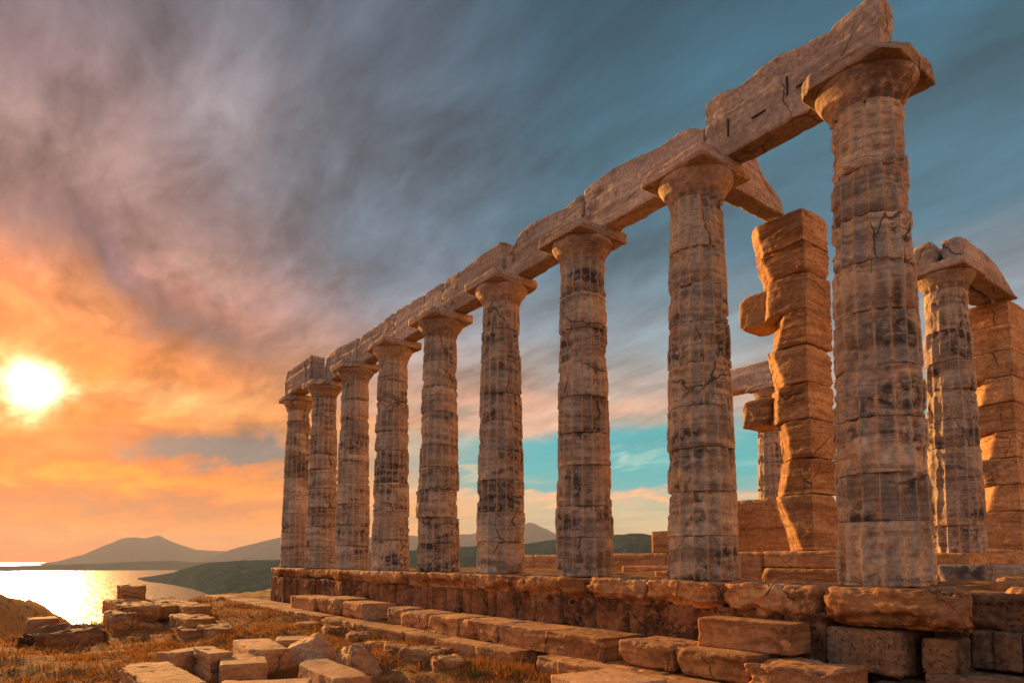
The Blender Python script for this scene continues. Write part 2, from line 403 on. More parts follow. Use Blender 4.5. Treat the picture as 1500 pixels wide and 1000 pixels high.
M_FALL = stone_mat('fallen_marble', (.62, .375, .195), (.48, .26, .12), (.30, .155, .075), stain_amt=.45, stain_lo=.60, bump=.7, band=.5, grey_amt=.3)
M_GREY = stone_mat('grey_marble', (.36, .32, .29), (.27, .25, .235), (.19, .175, .17), stain_amt=.6, stain_lo=.54, bump=.7)

def ground_mat():
    m = bpy.data.materials.new('dry_ground'); m.use_nodes = True
    t = NT(m.node_tree); b = m.node_tree.nodes['Principled BSDF']
    pos = t.node('ShaderNodeNewGeometry').outputs['Position']
    a = t.noise(pos, .55, 5, .6); c2 = t.noise(pos, 3.2, 5, .65); f = t.noise(pos, 30, 4, .7)
    c = t.mix(t.ss(a, .35, .65), (.30, .125, .040), (.17, .095, .03))
    c = t.mix(t.ss(c2, .42, .66), c, (.38, .19, .075))
    c = t.mix(t.ss(c2, .46, .30), c, (.065, .04, .02))
    fv = t.mr(f, .3, .7, .6, 1.3); c = t.vm('MULTIPLY', c, t.xyz(fv, fv, fv))
    t.put(b.inputs['Base Color'], c); b.inputs['Roughness'].default_value = .95
    b.inputs['Specular IOR Level'].default_value = .1
    bm = t.node('ShaderNodeBump'); bm.inputs['Strength'].default_value = .8; bm.inputs['Distance'].default_value = .06
    t.put(bm.inputs['Height'], t.m('ADD', c2, t.m('MULTIPLY', f, .4))); t.l.new(bm.outputs[0], b.inputs['Normal'])
    return m
M_GROUND = ground_mat()

def hill_mat(name, a, b_, c_, scale):
    m = bpy.data.materials.new(name); m.use_nodes = True
    t = NT(m.node_tree); b = m.node_tree.nodes['Principled BSDF']
    pos = t.node('ShaderNodeNewGeometry').outputs['Position']
    n = t.noise(pos, scale, 6, .65); n2 = t.noise(pos, scale*6, 4, .6)
    c = t.mix(t.ss(n, .42, .58), a, b_); c = t.mix(t.ss(n2, .58, .66), c, c_); c = t.mix(t.m('MULTIPLY', t.ss(n2, .46, .36), .8), c, tuple(v*.5 for v in a))
    t.put(b.inputs['Base Color'], c); b.inputs['Roughness'].default_value = 1
    b.inputs['Specular IOR Level'].default_value = 0
    bm = t.node('ShaderNodeBump'); bm.inputs['Strength'].default_value = 1; bm.inputs['Distance'].default_value = 1.2/scale*.02
    t.put(bm.inputs['Height'], n2); t.l.new(bm.outputs[0], b.inputs['Normal'])
    return m
M_HEAD = hill_mat('headland_scrub_haze_tint', (.010, .052, .050), (.024, .072, .062), (.12, .13, .10), .012)  # scrub patches, with the blue-teal of haze put into the base colour
M_HILL = hill_mat('mountain_scrub_haze_tint', (.016, .062, .075), (.035, .08, .088), (.07, .10, .10), .003)  # distant scrub, its blue carrying haze in the base colour

M_SPUR = hill_mat('dry_hillside_glare_tint', (.32, .18, .06), (.42, .24, .09), (.14, .10, .04), .08)  # dry grass tan, lightened in place of the sun glare over it
def leaf_mat(name, cols):
    m = bpy.data.materials.new(name); m.use_nodes = True
    t = NT(m.node_tree); b = m.node_tree.nodes['Principled BSDF']
    g = t.node('ShaderNodeNewGeometry')
    n = t.noise(g.outputs['Position'], 1.6, 3)
    r = t.m('ADD', t.m('MULTIPLY', g.outputs['Random Per Island'], .55), t.m('MULTIPLY', t.ss(n, .35, .65), .45))
    c = t.ramp(r, [(i/(len(cols)-1), c) for i, c in enumerate(cols)])
    t.put(b.inputs['Base Color'], c); b.inputs['Roughness'].default_value = .8
    b.inputs['Specular IOR Level'].default_value = .15
    tr = t.node('ShaderNodeBsdfTranslucent'); t.put(tr.inputs['Color'], c)
    mx = t.node('ShaderNodeMixShader'); mx.inputs[0].default_value = .35
    t.l.new(b.outputs[0], mx.inputs[1]); t.l.new(tr.outputs[0], mx.inputs[2])
    t.l.new(mx.outputs[0], m.node_tree.nodes['Material Output'].inputs['Surface'])
    return m
M_GRASS = leaf_mat('dry_grass', [(.46, .20, .05), (.34, .13, .025), (.40, .18, .045), (.20, .12, .025), (.075, .085, .02)])
M_SHRUB = leaf_mat('shrub_leaf', [(.035, .05, .02), (.06, .075, .03), (.10, .10, .04)])

def sea_mat():
    m = bpy.data.materials.new('sea_water'); m.use_nodes = True
    t = NT(m.node_tree); b = m.node_tree.nodes['Principled BSDF']
    pos = t.node('ShaderNodeNewGeometry').outputs['Position']
    b.inputs['Base Color'].default_value = (.015, .03, .045, 1)
    b.inputs['Roughness'].default_value = .24; b.inputs['IOR'].default_value = 1.33
    a = t.noise(t.vm('MULTIPLY', pos, (1, .55, 1)), .055, 3, .6); c = t.noise(pos, .22, 3, .6)
    bm = t.node('ShaderNodeBump'); bm.inputs['Strength'].default_value = .7; bm.inputs['Distance'].default_value = 4.0
    t.put(bm.inputs['Height'], t.m('ADD', a, t.m('MULTIPLY', c, .3))); t.l.new(bm.outputs[0], b.inputs['Normal'])
    return m
M_SEA = sea_mat()

# ------------------------------------------------------------------ terrain
def gz(x, y):
    x = np.asarray(x, float); y = np.asarray(y, float)
    d = np.hypot(x-CAM[0], y-CAM[1]); a = np.degrees(np.arctan2(x-CAM[0], y-CAM[1]))
    z = -1.34-.24*sstep(-x, 2.1, 4.6)
    z = z+.14*sstep(y, 8, 17)
    z = np.where(y < 3, z-.0*y, z)
    P = np.stack([x, y, 0*x], -1).reshape(-1, 3)
    n = fbm(P*.35, 3, 3)*.14+fbm(P*1.4, 4, 3)*.09+fbm(P*4.0, 5, 3)*.06
    n = n.reshape(x.shape)
    edge = np.interp(a, [-180, -60, -12, 0, 6, 9, 13, 17, 25, 40, 60, 180], [60, 45, 17, 18.5, 20.5, 24, 31, 36, 50, 80, 90, 60])
    edge = edge+fbm(P*.18, 8, 3).reshape(x.shape)*2.5
    out_ = np.maximum(d-edge, 0)
    inside = (x > -.5) & (x < 14) & (y > -5) & (y < 21)
    z = z+n*np.where(inside, .3, 1)
    z = z-.48*out_*sstep(out_, 0, 4)-.1*out_
    return np.maximum(z, -64)
azs = np.concatenate([np.linspace(-180, -12, 60)[:-1], np.linspace(-12, 50, 420), np.linspace(50, 180, 60)[1:]])
rad_ = np.concatenate([[.05], np.geomspace(1.2, 60, 230), np.geomspace(63, 900, 40)])
A, D = np.meshgrid(np.radians(azs), rad_, indexing='ij')
X = CAM[0]+D*np.sin(A); Y = CAM[1]+D*np.cos(A)
Z = gz(X, Y)
ids = np.arange(X.size).reshape(X.shape)
F = np.stack([ids[:-1, :-1], ids[:-1, 1:], ids[1:, 1:], ids[1:, :-1]], -1).reshape(-1, 4)[:, ::-1]
tag(link_mesh('ground', np.stack([X, Y, Z], -1).reshape(-1, 3), F, M_GROUND), kind='structure')

# sea to the horizon
ra = np.concatenate([[30], np.geomspace(60, 14000, 60)]); aa = np.linspace(0, 2*np.pi, 181)
A, D = np.meshgrid(aa, ra, indexing='ij')
V = np.stack([D*np.sin(A), D*np.cos(A), 0*D-60], -1).reshape(-1, 3)
ids = np.arange(A.size).reshape(A.shape)
F = np.stack([ids[:-1, :-1], ids[:-1, 1:], ids[1:, 1:], ids[1:, :-1]], -1).reshape(-1, 4)[:, ::-1]
tag(link_mesh('sea', V, F, M_SEA), kind='structure')

def hill(name, st, mat, seed, amp, nf, na=420, nt=60, crest_amp=.05):
    """loft a ridge: stations (azimuth, front-foot distance, crest distance, crest height, back-foot distance)"""
    st = np.array(st, float)
    a = np.linspace(st[0, 0], st[-1, 0], na)
    def sm(c):
        v = np.interp(a, st[:, 0], st[:, c]); k = np.ones(9)/9
        vp = np.pad(v, 4, mode='edge'); return np.convolve(vp, k, 'valid')
    df, dc, zc, db = sm(1), sm(2), sm(3), sm(4)
    t = np.linspace(0, 1, nt)
    Dm = np.where(t[None, :] < .6, df[:, None]+(dc-df)[:, None]*(t/.6)[None, :], dc[:, None]+(db-dc)[:, None]*((t-.6)/.4)[None, :])
    prof = np.where(t < .6, np.sin(t/.6*np.pi/2)**1.15, np.cos((t-.6)/.4*np.pi/2))
    X = CAM[0]+Dm*np.sin(np.radians(a))[:, None]; Y = CAM[1]+Dm*np.cos(np.radians(a))[:, None]
    P = np.stack([X, Y, 0*X], -1).reshape(-1, 3)
    n = fbm(P*nf, seed, 5, .5).reshape(X.shape)
    H = (zc+62)[:, None]
    Z = -62+H*prof[None, :]*(1+crest_amp*fbm(P*nf*3, seed+3, 4).reshape(X.shape))+amp*n*np.minimum(1, prof*2)[None, :]*(1-.55*np.exp(-((t-.6)/.08)**2))[None, :]
    Z = Z-amp*.5*np.clip(1-2*np.abs(fbm(P*nf*2.2, seed+9, 4, .55)).reshape(X.shape)-.4, 0, 1)*np.minimum(1, prof*2)[None, :]
    ids = np.arange(X.size).reshape(X.shape)
    F = np.stack([ids[:-1, :-1], ids[:-1, 1:], ids[1:, 1:], ids[1:, :-1]], -1).reshape(-1, 4)[:, ::-1]
    return tag(link_mesh(name, np.stack([X, Y, Z], -1).reshape(-1, 3), F, mat), kind='structure')
hill('headland', [(7.0, 2150, 2300, -62, 2500), (8.3, 1950, 2200, -50, 2600), (9.6, 1750, 2050, -38, 2600), (11, 1500, 1900, -18, 2600), (12.2, 1250, 1800, -9, 2700), (14, 950, 1700, -4, 2700),
                  (17.4, 760, 1600, 0, 2600), (24, 620, 1500, 4, 2600), (30, 560, 1500, 2, 2600)], M_HEAD, 41, 9, .004)
hill('hill', [(-6, 120, 170, -4, 420), (-2, 130, 190, -7, 420), (-.6, 135, 200, -9.0, 430), (1.2, 150, 215, -12.3, 440), (2.2, 165, 225, -15.5, 430), (3.2, 185, 245, -20, 420), (4.2, 230, 270, -29, 420), (6, 300, 330, -62, 420)], M_SPUR, 43, 1.2, .02)
# low dark spit across the bay
hill('headland', [(-8, 4100, 4400, -35, 5000), (-3, 4100, 4400, -36, 5000), (2, 4100, 4500, -33, 5000), (5, 4100, 4600, -26, 5200), (8, 4050, 4700, -16, 5200), (9.4, 4050, 4700, -8, 5200), (11, 3950, 4600, -20, 5200),
                  (13, 3800, 4500, -14, 5200), (16, 3600, 4300, -10, 5200), (24, 3400, 4200, 5, 5200)], M_HEAD, 45, 14, .0016)
hill('mountain', [(-1, 8200, 8600, -62, 9400), (2, 8000, 8700, -50, 9800), (3.8, 7600, 8900, 45, 10500), (5.6, 7300, 9000, 185, 11000), (6.5, 7200, 9000, 240, 11000), (7.0, 7200, 9000, 250, 11000), (7.8, 7200, 9000, 240, 11000), (8.3, 7200, 9000, 262, 11000), (8.6, 7200, 9000, 278, 11000), (8.9, 7200, 9000, 262, 11000),
                  (9.7, 7200, 9000, 195, 11000), (11.2, 7200, 8900, 105, 10500), (13, 7200, 8800, 95, 10500), (15, 7100, 8700, 90, 10500), (18, 7000, 8700, 60, 10400)], M_HILL, 47, 45, .0012)
hill('mountain', [(11.4, 6600, 6900, -40, 7600), (13, 6000, 7000, 60, 8600), (14.5, 5600, 7000, 120, 9000), (17.4, 5200, 7000, 220, 9000), (20, 5000, 7000, 250, 9000), (24, 5000, 7000, 235, 9000), (27.5, 5000, 7000, 240, 9000),
                  (30, 5000, 7000, 225, 9000), (34, 5000, 7000, 275, 9000), (36.5, 5000, 7000, 300, 9000), (38, 5000, 7000, 385, 9000), (39.5, 5000, 7000, 300, 9000), (41.5, 5000, 7000, 190, 9000), (45, 5000, 7000, 150, 9000), (56, 5000, 7000, 120, 9000)], M_HILL, 49, 50, .0014)
hill('hill', [(22, 900, 1500, 10, 2600), (30, 850, 1500, 22, 2600), (34, 800, 1500, 28, 2600), (38, 800, 1500, 33, 2600), (42, 800, 1500, 48, 2600), (46, 800, 1450, 53, 2600), (52, 800, 1450, 50, 2600), (64, 800, 1400, 40, 2600), (80, 800, 1400, 20, 2600)], M_HEAD, 51, 6, .006)

# ------------------------------------------------------------------ temple platform
def sheet(name, x0, x1, y0, y1, z, mat, res, amp, skirt):
    nx, ny = int((x1-x0)/res), int((y1-y0)/res)
    X, Y = np.meshgrid(np.linspace(x0, x1, nx+1), np.linspace(y0, y1, ny+1), indexing='ij')
    P = np.stack([X, Y, 0*X], -1).reshape(-1, 3)
    Z = z+(fbm(P*.8, 61, 3)*amp+fbm(P*3.1, 62, 3)*amp*.6).reshape(X.shape)
    edge = (X <= x0+1e-6) | (X >= x1-1e-6) | (Y <= y0+1e-6) | (Y >= y1-1e-6)
    Z = np.where(edge, z-skirt, Z)
    ids = np.arange(X.size).reshape(X.shape)
    F = np.stack([ids[:-1, :-1], ids[1:, :-1], ids[1:, 1:], ids[:-1, 1:]], -1).reshape(-1, 4)
    return tag(link_mesh(name, np.stack([X, Y, Z], -1).reshape(-1, 3), F, mat), kind='structure')
sheet('floor', .15, 13.5, -5, 21, -.09, M_GROUND, .12, .06, 1.5)

# stylobate blocks along the front edge
G = 'stylobate blocks under the colonnade'
def styl(y0, y1, lab, x=-.70, z1=0.0, z0=-.42, **kw):
    kw = {**dict(r=.03, chip=.10, rough=.03, strata=.03, rag=(.16, -.12, .55)), **kw}
    return stone('stylobate_block', (x, .58, y0, y1, z0, z1), M_STEP, lab, 'stone block', G, **kw)
styl(-1.08, .40, 'big rounded weathered block directly beneath the nearest column', x=-.74, z0=-.43, r=.12, chip=.2, rough=.05, strata=.045, cuts=[((.62, -1, .05), .36), ((-1, -1, -.2), .80), ((0, -1, .8), .66), ((-.3, -1, -.8), .74)])
styl(.43, 1.74, 'long ragged stylobate block left of the block carrying the nearest column', x=-.70, r=.05, chip=.16, rough=.035)
styl(1.77, 2.98, 'stylobate block with rough lip, under the second column from the right of the row', x=-.74, z0=-.36, r=.06, chip=.18, rough=.045)
styl(3.0, 4.26, 'stylobate block with a stepped broken lower lip, between second and third columns from the right', x=-.72, z0=-.38, r=.06, chip=.17, rough=.045)
styl(4.28, 5.9, 'pale stylobate block with scalloped underside, under the third column from the right', x=-.68, z0=-.34)
styl(5.92, 8.04, 'stylobate block with an overhanging lip under the fourth column from the right', x=-.68, z0=-.34)
styl(8.06, 10.6, 'stylobate block with ragged lower edge, under the fifth column from the right', x=-.68, z0=-.33)
styl(10.62, 15.0, 'very long low stylobate block under the sixth and seventh columns from the right', x=-.70, z0=-.32)
styl(15.06, 17.4, 'short chipped stylobate block under the second column from the left end', x=-.55, z0=-.30)
styl(17.42, 20.9, 'last stylobate block at the left end of the colonnade', x=-.62, z0=-.30)

# rubble foundation wall under the stylobate
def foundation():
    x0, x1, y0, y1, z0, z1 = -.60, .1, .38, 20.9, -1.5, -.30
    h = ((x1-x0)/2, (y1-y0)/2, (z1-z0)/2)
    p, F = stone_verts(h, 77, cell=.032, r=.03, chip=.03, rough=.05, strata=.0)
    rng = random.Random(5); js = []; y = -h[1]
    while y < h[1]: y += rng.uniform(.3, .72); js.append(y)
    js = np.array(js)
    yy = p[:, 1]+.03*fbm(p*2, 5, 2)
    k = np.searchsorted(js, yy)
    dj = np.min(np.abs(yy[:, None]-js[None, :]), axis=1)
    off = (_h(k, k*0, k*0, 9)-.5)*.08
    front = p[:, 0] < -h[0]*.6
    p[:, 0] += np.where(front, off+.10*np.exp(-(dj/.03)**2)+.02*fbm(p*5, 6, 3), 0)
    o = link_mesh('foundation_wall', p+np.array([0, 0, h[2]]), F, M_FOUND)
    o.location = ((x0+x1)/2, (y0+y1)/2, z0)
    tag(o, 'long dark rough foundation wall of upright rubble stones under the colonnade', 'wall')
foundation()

# step courses
G = 'step blocks along the temple base'
stone('step_block', (-1.10, -.62, .55, 1.78, -.77, -.42), M_STEP, 'squared orange block one step below the stylobate, just left of the nearest column', 'stone block', G, rz=R(2.5), r=.008, chip=.03, strata=.02, auto=0)
def third(y0, y1, lab, z1=-.78, x=-1.5, z0=-1.12, x1=-.62, **kw):
    kw = {**dict(r=.007, chip=.025, strata=.022, rough=.012, auto=0), **kw}
    return stone('step_block', (x, x1, y0, y1, z0, z1), M_STEP, lab, 'stone block', G, **kw)
third(3.04, 4.30, 'clean cut end block of the orange ledge')
third(4.32, 5.55, 'second block from the right end of the long orange ledge', x=-1.49)
third(5.57, 6.82, 'ledge block with a chipped upper rim in the middle of the long orange ledge', x=-1.5, chip=.12)
third(6.84, 8.0, 'weathered ledge block with a sloping left shoulder in the long orange ledge', x=-1.5, chip=.09, cuts=[((-.3, 1, .5), .52)])
third(8.04, 9.2, 'rounded worn block near the left end of the long orange ledge', x=-1.44, r=.07, chip=.16, cuts=[((-1, .2, .9), .42)])
third(9.3, 10.1, 'small dark loose block closing the left end of the orange ledge', x=-1.3, x1=-.75, z1=-.76, r=.05, chip=.1)
third(10.9, 12.3, 'dark broken block right of the weathered pair on the far ledge', x=-1.45, z1=-.74, r=.05, chip=.14, cuts=[((-.2, -1, .2), .60)])
third(12.35, 14.0, 'pale weathered boulder like block on the far ledge', x=-1.5, z1=-.70, r=.08, chip=.18)
third(14.1, 16.0, 'flat topped block at the left end of the far ledge', x=-1.5, z1=-.76)
def low(y0, y1, lab, z1=-1.1, x=-1.9, x1=-1.0, z0=-1.7, **kw):
    kw = {**dict(r=.007, chip=.025, strata=.02, auto=0), **kw}
    return stone('step_block', (x, x1, y0, y1, z0, z1), M_STEP, lab, 'stone block', G, **kw)
low(1.2, 3.55, 'lowest course block running out of the frame below the clean cut ledge end')
low(3.57, 4.1, 'short lowest course stub right of the dark gap under the ledge', x=-1.85)
low(4.6, 5.6, 'lowest course block left of the dark gap under the ledge')
low(5.62, 6.9, 'plain lowest course block second to the left of the dark gap')
low(6.92, 8.15, 'lowest course block under the weathered left shoulder of the ledge', x=-1.88)
low(8.17, 10.4, 'long lowest course block below the left end of the orange ledge')
low(10.42, 12.5, 'lowest course block with a broken rim half buried by grass', x=-1.92, r=.05, chip=.1)
low(12.52, 14.8, 'lowest course block in front of the pale boulder like block', x=-1.9)
low(14.82, 18.0, 'kerb like low block in the line running to the left end of the temple')
low(18.02, 21.4, 'next kerb like low block towards the sea in the line of low blocks')
low(21.42, 25.2, 'last flat block at the seaward end of the line of low blocks', z1=-1.12)
# right hand steps near the camera
stone('step_block', (-1.50, -.70, 1.86, 2.78, -1.08, -.76), M_STEP, 'weathered block with a rounded glowing top between the two ledges', 'stone block', G, r=.06, chip=.14, rough=.025, strata=.03)
stone('step_block', (-1.50, -.70, .80, 1.84, -1.08, -.77), M_STEP, 'long banded block lying below the squared orange block', 'stone block', G, r=.03, chip=.08, strata=.03)
stone('step_block', (-1.66, -.75, -.15, .78, -1.22, -.80), M_STEP, 'block with swirling glossy veins at the bottom edge below the nearest column', 'stone block', G, r=.07, chip=.16, rough=.04, strata=.03)
stone('step_block', (-1.62, -.85, 1.90, 2.85, -1.45, -1.09), M_STEP, 'lower block tucked under the weathered block with the glowing top', 'stone block', G, r=.03, chip=.08)
stone('step_block', (-1.62, -.85, .3, 1.88, -1.45, -1.10), M_STEP, 'lower block tucked under the long banded block', 'stone block', G, r=.03, chip=.08)
G = 'poros foundation blocks'
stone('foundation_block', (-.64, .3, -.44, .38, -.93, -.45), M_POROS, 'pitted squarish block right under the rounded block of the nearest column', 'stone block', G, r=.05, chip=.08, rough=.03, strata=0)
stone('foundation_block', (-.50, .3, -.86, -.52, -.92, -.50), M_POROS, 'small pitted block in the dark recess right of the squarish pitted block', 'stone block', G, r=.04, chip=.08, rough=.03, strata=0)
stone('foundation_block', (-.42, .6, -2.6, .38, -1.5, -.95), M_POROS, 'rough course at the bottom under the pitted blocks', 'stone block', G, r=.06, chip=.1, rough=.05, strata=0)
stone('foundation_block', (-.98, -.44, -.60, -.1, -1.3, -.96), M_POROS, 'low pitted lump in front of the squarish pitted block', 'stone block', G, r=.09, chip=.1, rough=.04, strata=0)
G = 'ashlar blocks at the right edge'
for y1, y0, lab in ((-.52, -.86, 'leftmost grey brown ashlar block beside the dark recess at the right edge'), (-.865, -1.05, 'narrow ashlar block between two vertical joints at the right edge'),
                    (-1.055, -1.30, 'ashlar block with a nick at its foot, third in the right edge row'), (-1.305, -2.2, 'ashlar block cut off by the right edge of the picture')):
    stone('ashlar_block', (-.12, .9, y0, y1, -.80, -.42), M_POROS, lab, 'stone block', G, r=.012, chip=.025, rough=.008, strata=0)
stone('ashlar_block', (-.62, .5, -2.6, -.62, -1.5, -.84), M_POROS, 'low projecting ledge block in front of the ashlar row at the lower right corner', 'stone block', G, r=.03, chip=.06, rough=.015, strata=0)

# rough paving right of the nearest column
stone('edge_stone', (.02, .95, -1.98, -.50, -.43, -.07), M_FOUND, 'dark edge stone in the shade right of the rounded block under the nearest column', 'stone block', r=.04, chip=.1, rough=.05, strata=.03, auto=4)  # in the dark foundation stone colour
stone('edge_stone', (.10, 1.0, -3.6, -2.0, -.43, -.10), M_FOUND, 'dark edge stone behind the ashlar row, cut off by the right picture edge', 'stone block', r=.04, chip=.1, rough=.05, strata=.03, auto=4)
G = 'broken paving slabs behind the nearest column'
pv = [((.62, 1.9, -1.9, -.9, -.25, -.03), 'flat worn paving slab just behind the nearest column'), ((1.2, 2.6, -3.4, -1.95, -.25, -.06), 'paving slab at the right edge of the frame nearest the ashlar row'),
      ((2.1, 3.6, -1.4, -.3, -.2, 0.02), 'mossy paving slab in the middle of the broken paving'), ((3.2, 4.6, -2.1, -.7, -.2, .04), 'sunlit hump backed slab in the broken paving'),
      ((4.4, 5.8, -1.0, .4, -.2, .03), 'slab of broken paving before the grey step row')]
for e, lab in pv: stone('paving_slab', e, M_STEP, lab, 'paving slab', G, r=.05, chip=.15, rough=.05, strata=.02)
G = 'grey step blocks of the porch'
for (x0, x1, lab) in ((5.2, 7.3, 'dark grey step block left of the porch column foot'), (7.33, 8.6, 'dark grey step block in front of the porch column'), (8.63, 11.5, 'dark grey step block at the right edge before the far pillar')):
    stone('step_block', (x0, x1, .75, 1.5, -.15, .20), M_GREY, lab, 'stone block', G, r=.04, chip=.08)
stone('plinth_block', (6.0, 8.5, 1.3, 2.8, .12, .41), M_STEP, 'orange plinth slab carrying the slim porch column', 'stone block', r=.03, chip=.1)
stone('plinth_block', (8.55, 13.2, 1.45, 3.4, .12, .50), M_ANTA, 'broad orange plinth carrying the pillar at the right edge', 'stone block', r=.03, chip=.06)

# ------------------------------------------------------------------ columns
def drum_mesh(z0, z1, r0, r1, seed, nth, nz, flute, er, wob):
    th = np.linspace(0, 2*np.pi, nth, endpoint=False); t = np.linspace(0, 1, nz)
    t = .5-.5*np.cos(np.pi*t)*(.72)+(t-.5)*.28
    T, TH = np.meshgrid(t, th, indexing='ij')
    rad = r0+(r1-r0)*T
    H = z1-z0
    cx, sy, zz = np.cos(TH)*rad, np.sin(TH)*rad, z0+H*T
    P = np.stack([cx, sy, zz], -1).reshape(-1, 3)+np.array([seed*1.37 % 50, seed*2.11 % 50, 0])
    sh = T.shape
    ph = (TH*16/(2*np.pi)) % 1.0
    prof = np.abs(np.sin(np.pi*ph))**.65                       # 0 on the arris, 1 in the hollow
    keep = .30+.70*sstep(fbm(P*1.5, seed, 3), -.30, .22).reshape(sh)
    worn = sstep(fbm(P*4.5, seed+1, 3), .05, .35).reshape(sh)*(1-prof)**1.5      # arrises knocked off
    r = rad-flute*prof*keep-flute*.8*worn
    zs = P.copy(); zs[:, :2] *= .7; zs[:, 2] = zs[:, 2]*9+1.4*fbm(P*.9, seed+7, 2)
    rid = 1-2*np.abs(fbm(zs, seed+4, 4, .6)).reshape(sh)
    r = r-er*1.3*np.clip(rid-.55, 0, 1)*(.3+sstep(fbm(P*.8, seed+6, 2), -.2, .3).reshape(sh))
    r = r+er*.7*fbm(P*1.7, seed+3, 3, .5).reshape(sh)+er*.45*fbm(P*7, seed+8, 3, .6).reshape(sh)
    # missing chips
    loss = sstep(fbm(P*2.3, seed+11, 4, .6), .30, .44).reshape(sh)
    r = r-loss*er*1.7
    # worn upper and lower rims
    e = np.minimum(T, 1-T)*H
    rw = .005+.036*sstep(fbm(P*3.0, seed+5, 4, .6), .10, .40).reshape(sh)+.012*sstep(fbm(P*9, seed+2, 2), 0, .5).reshape(sh)
    r = r-rw*np.clip(1-e/(rw*1.2), 0, 1)**1.6
    z = zz+wob*.0
    X, Y = np.cos(TH)*r, np.sin(TH)*r
    V = np.stack([X, Y, z], -1).reshape(-1, 3)
    ids = np.arange(nz*nth).reshape(nz, nth); nx = np.roll(ids, -1, 1)
    F = np.stack([ids[:-1], nx[:-1], nx[1:], ids[1:]], -1).reshape(-1, 4)
    V = np.concatenate([V, [[0, 0, z0], [0, 0, z1]]]); cb, ct = nz*nth, nz*nth+1
    tb = np.stack([np.full(nth, cb), nx[0], ids[0]], -1); tt = np.stack([np.full(nth, ct), ids[-1], nx[-1]], -1)
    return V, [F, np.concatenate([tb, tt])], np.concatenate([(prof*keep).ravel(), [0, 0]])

ECH = [(5.56, .392), (5.62, .405), (5.66, .415), (5.70, .432), (5.76, .470), (5.82, .515), (5.87, .545), (5.905, .555), (5.925, .545), (5.935, .50)]
def capital(parent, seed, nth, dz, flute, chip, cuts):
    zr = np.array([e[0] for e in ECH]); rr = np.array([e[1] for e in ECH])
    zf = np.linspace(zr[0], zr[-1], 22); rf = np.interp(zf, zr, rr)
    th = np.linspace(0, 2*np.pi, nth, endpoint=False)
    Z, TH = np.meshgrid(zf, th, indexing='ij'); RR = np.repeat(rf[:, None], nth, 1)
    P = np.stack([np.cos(TH)*RR, np.sin(TH)*RR, Z], -1).reshape(-1, 3)+seed*1.9
    sh = Z.shape
    prof = np.abs(np.sin(np.pi*((TH*16/(2*np.pi)) % 1)))**.8
    RR = RR-flute*prof*np.clip(1-(Z-5.6)/.10, 0, 1)+.014*fbm(P*2.5, seed, 3).reshape(sh)-.07*sstep(fbm(P*1.7, seed+2, 3), .28, .6).reshape(sh)
    V = np.stack([np.cos(TH)*RR, np.sin(TH)*RR, Z-dz], -1).reshape(-1, 3)
    nz = len(zf); ids = np.arange(nz*nth).reshape(nz, nth); nx = np.roll(ids, -1, 1)
    F = np.stack([ids[:-1], nx[:-1], nx[1:], ids[1:]], -1).reshape(-1, 4)
    V = np.concatenate([V, [[0, 0, zf[-1]-dz]]]); tt = np.stack([np.full(nth, nz*nth), ids[-1], nx[-1]], -1)
    o = link_mesh('capital', V, [F, tt], M_CAP, parent)
    p, F2 = stone_verts((.57, .57, .095), seed+50, cell=.022 if nth > 300 else .035, r=.010, chip=chip, rough=.008, strata=.004, cuts=cuts, chipf=1.8, auto=1)
    a = link_mesh('abacus', p, F2, M_CAP, o); a.location = (0, 0, 6.008-dz)
    return o

def column(x, y, joints, seed, label, group, dz=0.0, zb=0.0, chip=.06, cuts=(), shifts=None, ntop=5.585, name='temple_column', cap=True, flute=.064, er=.015):
    root = empty(name, (x, y, zb)); tag(root, label, 'column', group)
    d = math.hypot(x-CAM[0], y-CAM[1])
    nth = int(np.clip(3600/d, 160, 384))//16*16
    rng = random.Random(seed)
    js = [0.0]+list(joints)+[ntop-dz]
    js = sorted(js)
    rad = lambda z: .5165-(.1215)*(z/(5.62-dz))-.010*math.sin(math.pi*z/(5.62-dz))*-1
    for i in range(len(js)-1):
        z0, z1 = js[i], js[i+1]
        k = rng.uniform(-.008, .008)
        nz = int(np.clip((z1-z0)/(d*.0020), 12, 44))
        V, F, hol = drum_mesh(z0+.002, z1-.002, rad(z0)+k, rad(z1)+k, seed*17+i, nth, nz, flute, er, 0)
        a = rng.uniform(0, 6.28); sft = rng.uniform(0, .006)
        ox, oy = math.cos(a)*sft, math.sin(a)*sft
        if shifts and i in shifts: ox, oy = shifts[i]
        V = V+np.array([ox, oy, 0])
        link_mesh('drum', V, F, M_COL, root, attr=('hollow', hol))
    if cap: capital(root, seed*3, nth, dz, flute, chip, cuts)
    return root

